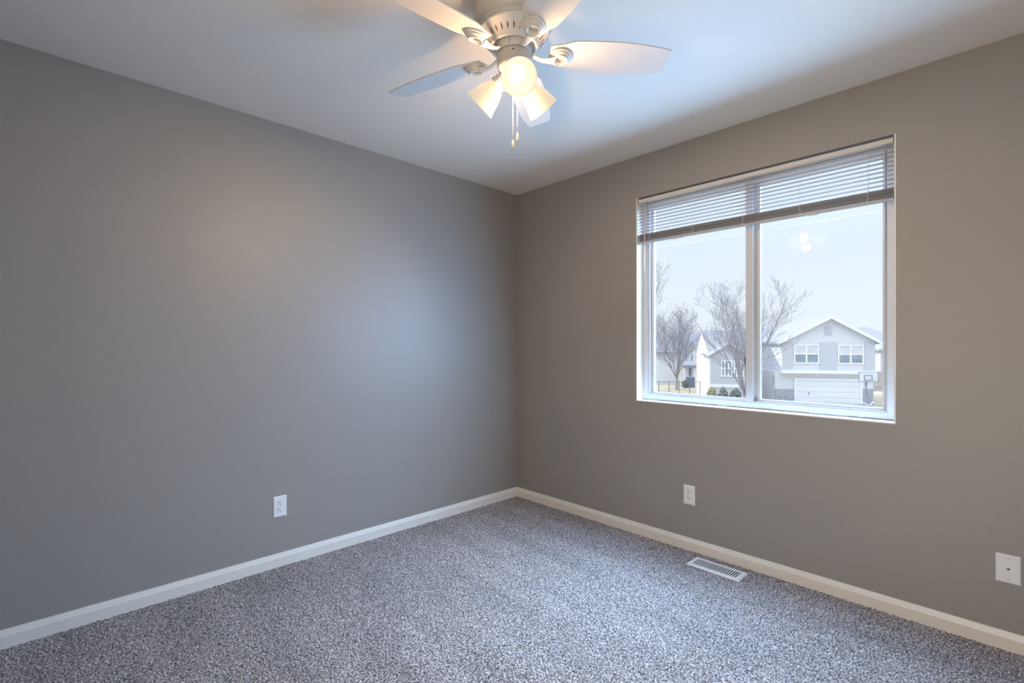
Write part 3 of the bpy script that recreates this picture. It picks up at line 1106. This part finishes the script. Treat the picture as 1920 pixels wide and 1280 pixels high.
# --- neighbour with the sunlit white end wall
n2 = Site(1328, 36.5)
nh = n2.root('neighbour_house', 'house with a bright white end wall and grey roof left of the mullion', 'house')
L2, D2 = n2.s(1413), 7.0
ze2 = n2.z(1328, 661)
pk = n2.o + HV * (D2 / 2)
zp2 = zat(622.5, (pk - CAM).dot(F)) - GZ
b2 = MB()
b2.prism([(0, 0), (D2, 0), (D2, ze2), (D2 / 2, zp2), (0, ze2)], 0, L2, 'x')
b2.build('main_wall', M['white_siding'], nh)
r2 = MB()
gable_roof_x(r2, 0.25, L2, 0, D2, ze2, zp2, 0.14, 0.25)
r2.build('roof', M['shingle'], nh)
wx0, wx1 = 0.0, n2.s(1401, -0.8)
zw = n2.z(1326, 664, -0.8)
zwp = n2.z(1363, 644.5, -0.8)
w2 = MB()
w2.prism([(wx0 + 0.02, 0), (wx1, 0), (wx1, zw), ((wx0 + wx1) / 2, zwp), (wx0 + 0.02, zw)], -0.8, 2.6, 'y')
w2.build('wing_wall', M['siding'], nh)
r3 = MB()
gable_roof_y(r3, wx0, wx1, -0.8, 2.4, zw, zwp, 0.12, 0.22)
r3.build('wing_roof', M['shingle_pale'], nh)
f3 = MB()
xm2 = (wx0 + wx1) / 2
k2 = (zwp - zw) / (xm2 - wx0)
f3.prism([(wx0 - 0.24, zw - k2 * 0.24 - 0.04), (xm2, zwp - 0.04), (wx1 + 0.24, zw - k2 * 0.24 - 0.04), (wx1 + 0.24, zw - k2 * 0.24 + 0.14), (xm2, zwp + 0.14), (wx0 - 0.24, zw - k2 * 0.24 + 0.14)], -1.08, -1.02, 'y')
f3.build('fascia', M['white_trim'], nh)
for a, b in ((1351.5, 1373), (1375.5, 1394.5)):
    house_window(nh, n2.s(a, -0.8), n2.s(b, -0.8), n2.z(1365, 706, -0.8), n2.z(1365, 675, -0.8), -0.8, 3, 2)
MB().box((wx0 - 0.02, -0.86, n2.z(1350, 726, -0.8)), (wx1 + 0.02, -0.78, n2.z(1350, 720, -0.8))).build('water_table', M['white_trim'], nh)

# --- farther house at the left, behind the small tree
n3 = Site(1276, 52.0)
fh = n3.root('far_house', 'farther white house with a steep front gable and shuttered window behind the small tree', 'house')
ze3 = n3.z(1276, 672)
xw = n3.s(1318)
xp3, zp3 = n3.s(1297), n3.z(1297, 637.5)
m3 = MB().box((n3.s(1226), 0.6, 0), (xw + 4, 8, n3.z(1276, 660)))
m3.build('main_wall', M['siding_pale'], fh)
r4 = MB()
gable_roof_x(r4, n3.s(1226), xw + 4, 0.6, 8, n3.z(1276, 660), n3.z(1276, 629), 0.14, 0.3)
r4.build('roof', M['shingle_blue'], fh)
w3 = MB()
w3.prism([(0, 0), (xw, 0), (xw, ze3), (xp3, zp3), (0, ze3)], 0, 4, 'y')
w3.build('gable_wall', M['white_siding'], fh)
r5 = MB()
gable_roof_y(r5, 0, xw, 0, 4, ze3, zp3, 0.14, 0.25, xp3)
r5.build('gable_roof', M['shingle_blue'], fh)
f4 = MB()
ka, kb = (zp3 - ze3) / xp3, (zp3 - ze3) / (xw - xp3)
f4.prism([(-0.3, ze3 - ka * 0.3 - 0.08), (xp3, zp3 - 0.08), (xw + 0.3, ze3 - kb * 0.3 - 0.08), (xw + 0.3, ze3 - kb * 0.3 + 0.15), (xp3, zp3 + 0.15), (-0.3, ze3 - ka * 0.3 + 0.15)], -0.32, -0.24, 'y')
f4.build('fascia', M['white_trim'], fh)
house_window(fh, n3.s(1288.5), n3.s(1296), n3.z(1292, 675), n3.z(1292, 663), 0.0, 2, 2)
for a in (1287, 1297.5):
    MB().box((n3.s(a - 0.9), -0.06, n3.z(1292, 675.5)), (n3.s(a + 0.9), 0.02, n3.z(1292, 662.5))).build('shutter', M['shutter'], fh)
MB().box((n3.s(1279), -1.2, n3.z(1292, 688)), (n3.s(1308), 0.1, n3.z(1292, 684.5))).build('porch_roof', M['shingle_blue'], fh)
MB().box((n3.s(1291.5), -0.05, 0.1), (n3.s(1296.5), 0.03, n3.z(1292, 690))).build('front_door', M['shutter'], fh)
for a in (1281, 1300.5):
    MB().box((n3.s(a) - 0.08, -1.1, 0), (n3.s(a) + 0.08, -0.94, n3.z(1292, 687))).build('porch_post', M['white_trim'], fh)

bn = tag(MB().box((-0.4, -0.4, 0), (0.4, 0.4, 1.05)).build('trash_bin', M['bin'], None, bevel=0.05), 'slate blue bin beside the round shrub at the far left house', 'bin')
bn.location = spot(1294, 49.5)
bn.rotation_euler = (0, 0, HYAW)


# --- roofs on the skyline
def hip_house(px0, px1, depth, py_eave, py_ridge, label, roofmat, deep=9.0):
    s_ = Site(px0, depth)
    r_ = s_.root('skyline_house', label, 'house', 'houses on the skyline')
    L = s_.s(px1)
    ze, zr = s_.z(px0, py_eave), s_.z(px0, py_ridge)
    MB().box((0.3, 0.3, 0), (L - 0.3, deep - 0.3, ze)).build('wall', M['siding'], r_)
    i = min(L * 0.34, deep / 2)
    h = MB()
    h.add([(0, 0, ze), (L, 0, ze), (L, deep, ze), (0, deep, ze), (i, deep / 2, zr), (L - i, deep / 2, zr), (0, 0, ze - 0.2), (L, 0, ze - 0.2), (L, deep, ze - 0.2), (0, deep, ze - 0.2)],
          [(0, 1, 5, 4), (1, 2, 5), (2, 3, 4, 5), (3, 0, 4), (6, 9, 8, 7), (0, 6, 7, 1), (1, 7, 8, 2), (2, 8, 9, 3), (3, 9, 6, 0)])
    h.build('roof', roofmat, r_)


hip_house(1257, 1284, 118, 631, 617, 'hip roofed skyline house above the small tree at the left', M['shingle'])
hip_house(1290, 1316, 105, 628, 621, 'low dark roof on the skyline just above the white peak', M['shingle_blue'])
hip_house(1322, 1352, 125, 627, 616, 'skyline house behind the left branches of the big bare tree', M['shingle_pale'])
hip_house(1376, 1422, 115, 630, 614, 'broad skyline house behind the middle of the big bare tree', M['shingle'])
hip_house(1421, 1478, 96, 636, 613, 'skyline roof right of the mullion behind the bare branches', M['shingle_pale'])
hip_house(1613, 1690, 78, 638, 611, 'hip roofed skyline house right of the white gable', M['shingle'], 12)
hip_house(1648, 1760, 58, 655, 640, 'lower grey roofed house by the right window jamb above the wooden fence', M['shingle_pale'])

hl = MB()
hp0, hp1 = -30, 30
vs_, fs_ = [], []
rnd = random.Random(5)
NH = 40
for i in range(NH + 1):
    px = 900 + 1100 * i / NH
    zt_ = zat(641 + rnd.uniform(-2, 2), 300)
    vs_ += [tuple(spot(px, 300)), tuple(spot(px, 306, zt_)), tuple(spot(px, 380))]
for i in range(NH):
    a = 3 * i
    fs_ += [(a, a + 3, a + 4, a + 1), (a + 1, a + 4, a + 5, a + 2)]
struct(hl.add(vs_, fs_).build('ground_hill', M['hill']))


# --- bare trees
def bare_tree(base, height, label, seed, limbs=7, spread=0.55, trunk=1.2, r0=0.10, lean=(0, 0), rmin=0.008, first=0.0, dens=1.0):
    rg = random.Random(seed)
    root = tag(empty('bare_tree', base), label, 'tree')
    tr, br = MB(), MB()

    def grow(p, d, length, r, level, mb):
        n = (6, 5, 4, 3)[min(level, 3)]
        pts, rads = [p.copy()], [r]
        q = p.copy()
        for i in range(n):
            d = (d + Vector((rg.uniform(-1, 1), rg.uniform(-1, 1), rg.uniform(-0.3, 0.6))) * 0.13 + Vector((0, 0, 0.07))).normalized()
            q = q + d * (length / n)
            pts.append(q.copy())
            rads.append(max(rmin, r * (1 - 0.75 * (i + 1) / n)))
        mb.tube(pts, rads, 6 if level < 1 else (4 if level < 3 else 3))
        if level >= 3:
            return
        kids = int((9, 7, 4)[level] * dens)
        for k in range(kids):
            u = 0.18 + 0.80 * (k + rg.random() * 0.8) / kids
            i = min(int(u * n), n - 1)
            pp = pts[i].lerp(pts[i + 1], u * n - i)
            dd = (pts[i + 1] - pts[i]).normalized()
            side = Vector((rg.gauss(0, 1), rg.gauss(0, 1), rg.gauss(0, 0.5)))
            side = (side - dd * side.dot(dd)).normalized()
            ang = R(rg.uniform(24, 48))
            nd = dd * math.cos(ang) + side * math.sin(ang)
            grow(pp, nd, length * rg.uniform(0.36, 0.58) * (1.12 - 0.55 * u), max(rmin, rads[i] * 0.55), level + 1, mb)

    top = Vector((lean[0], lean[1], trunk))
    mid = top * 0.5
    tr.tube([(0, 0, -0.1), (0, 0, 0.05), tuple(mid), tuple(top)], [r0 * 1.5, r0 * 1.2, r0, r0 * 0.95], 9)
    tr.build('trunk', M['bark'], root, smooth=True)
    for k in range(limbs):
        a = 2 * PI * (k + rg.random() * 0.5) / limbs
        out = spread * rg.uniform(0.35, 1.0) if k else 0.08
        d = Vector((math.cos(a) * out, math.sin(a) * out, 1.0)).normalized()
        hgt = trunk * (0.75 + 0.25 * rg.random())
        L = (height - hgt) * rg.uniform(0.78, 1.0) / max(0.75, d.z)
        grow(top * (hgt / trunk), d, L, r0 * rg.uniform(0.36, 0.5), 0, br)
    br.build('branches', M['bark'], root)
    return root


bare_tree(spot(1269, 45.8), 6.9, 'small bare tree in the left pane in front of the far white house', 11, limbs=11, spread=0.75, trunk=1.3, r0=0.12, rmin=0.0075)
bare_tree(spot(1401, 27.0), 6.5, 'large bare tree spreading across the mullion in front of the grey roof', 23, limbs=12, spread=0.72, trunk=1.5, r0=0.085, lean=(-0.15, 0.0), rmin=0.0042)
bare_tree(spot(1178, 24.0), 7.8, 'bare tree mostly hidden by the left window jamb with only twig tips showing', 37, limbs=8, spread=0.50, trunk=1.5, r0=0.09, rmin=0.0036)


# --- shrubs
def shrub(base, rx, rz, label, m, seed, group=None, n=700):
    rg = random.Random(seed)
    b = MB()
    for _ in range(n):
        d = Vector((rg.gauss(0, 1), rg.gauss(0, 1), rg.gauss(0, 1))).normalized() * (rg.uniform(0.55, 1.0))
        c = Vector((d.x * rx, d.y * rx, rz * (0.9 + d.z)))
        if c.z < 0.02:
            c.z = 0.02 + rg.random() * 0.1
        u = Vector((rg.gauss(0, 1), rg.gauss(0, 1), rg.gauss(0, 1))).normalized()
        w = u.cross(Vector((rg.gauss(0, 1), rg.gauss(0, 1), rg.gauss(0, 1)))).normalized()
        s_ = rg.uniform(0.05, 0.11)
        b.add([c - u * s_, c + w * s_ * 0.5, c + u * s_, c - w * s_ * 0.5], [(0, 1, 2, 3)])
    for k in range(6):
        a = 2 * PI * k / 6
        b.tube([(0, 0, 0), (0.5 * rx * math.cos(a), 0.5 * rx * math.sin(a), rz)], [0.02, 0.008], 4)
    o = tag(b.build('shrub', m), label, 'shrub', group)
    o.location = base
    return o


shrub(spot(1286, 48.5), 0.42, 0.42, 'round green shrub in front of the far white house', M['leaf'], 1)
SG = 'foundation shrubs under the neighbour window'
shrub(spot(1334, 33.6), 0.36,0.70, 'dry yellow shrub at the foot of the white end wall', M['leaf_dry'], 2, SG)
shrub(spot(1356, 33.2), 0.34,0.70, 'dark shrub beside the yellow one under the neighbour window', M['leaf'], 3, SG)
shrub(spot(1379, 33.0), 0.36,0.70, 'dark shrub nearest the mullion under the neighbour window', M['leaf'], 4, SG)

# --- fences
cf = tag(empty('chain_link_fence', spot(1237, 40.0)), 'low dark chain link fence crossing the yard at the lower left of the window', 'fence')
A_, B_ = spot(1216, 40.5, 0) - spot(1237, 40.0, 0), spot(1312.5, 40.0, 0) - spot(1237, 40.0, 0)
for k in range(6):
    p = A_.lerp(B_, k / 5)
    MB().tube([(p.x, p.y, 0), (p.x, p.y, 1.22)], 0.032, 6).build('fence_post', M['fence_metal'], cf)
for z in (1.2,):
    MB().tube([(A_.x, A_.y, z), (B_.x, B_.y, z)], 0.022, 6).build('top_rail', M['fence_metal'], cf)
cl = MB()
dirn = (B_ - A_)
Lf = dirn.length
NW = int(Lf / 0.14)
for sgn in (1, -1):
    for i in range(-8, NW):
        t0, t1 = i * 0.14, i * 0.14 + 1.12
        z0_, z1_ = 0.05, 1.17
        if t0 < 0:
            z0_ += -t0
            t0 = 0
        if t1 > Lf:
            z1_ -= t1 - Lf
            t1 = Lf
        if t1 - t0 < 0.05:
            continue
        a, b = A_ + dirn * (t0 / Lf), A_ + dirn * (t1 / Lf)
        if sgn < 0:
            z0_, z1_ = 1.22 - z0_, 1.22 - z1_
        cl.tube([(a.x, a.y, z0_), (b.x, b.y, z1_)], 0.0016, 3)
cl.build('wire_mesh', M['fence_metal'], cf)

wf = Site(1636, 45.0)
wr = wf.root('wooden_fence', 'weathered vertical board fence right of the garage house', 'fence')
wb = MB()
rg_ = random.Random(9)
for i in range(44):
    x_ = i * 0.145
    wb.box((x_, 0, 0.03), (x_ + 0.135, 0.02, 1.80 + rg_.uniform(-0.02, 0.02)))
wb.build('board_panel', M['fence_wood'], wr)
for i in range(4):
    MB().box((i * 2.0, 0.02, 0), (i * 2.0 + 0.09, 0.11, 1.75)).build('fence_post', M['fence_wood'], wr)
for z in (0.35, 1.4):
    MB().box((0, 0.02, z), (6.3, 0.06, z + 0.09)).build('fence_rail', M['fence_wood'], wr)
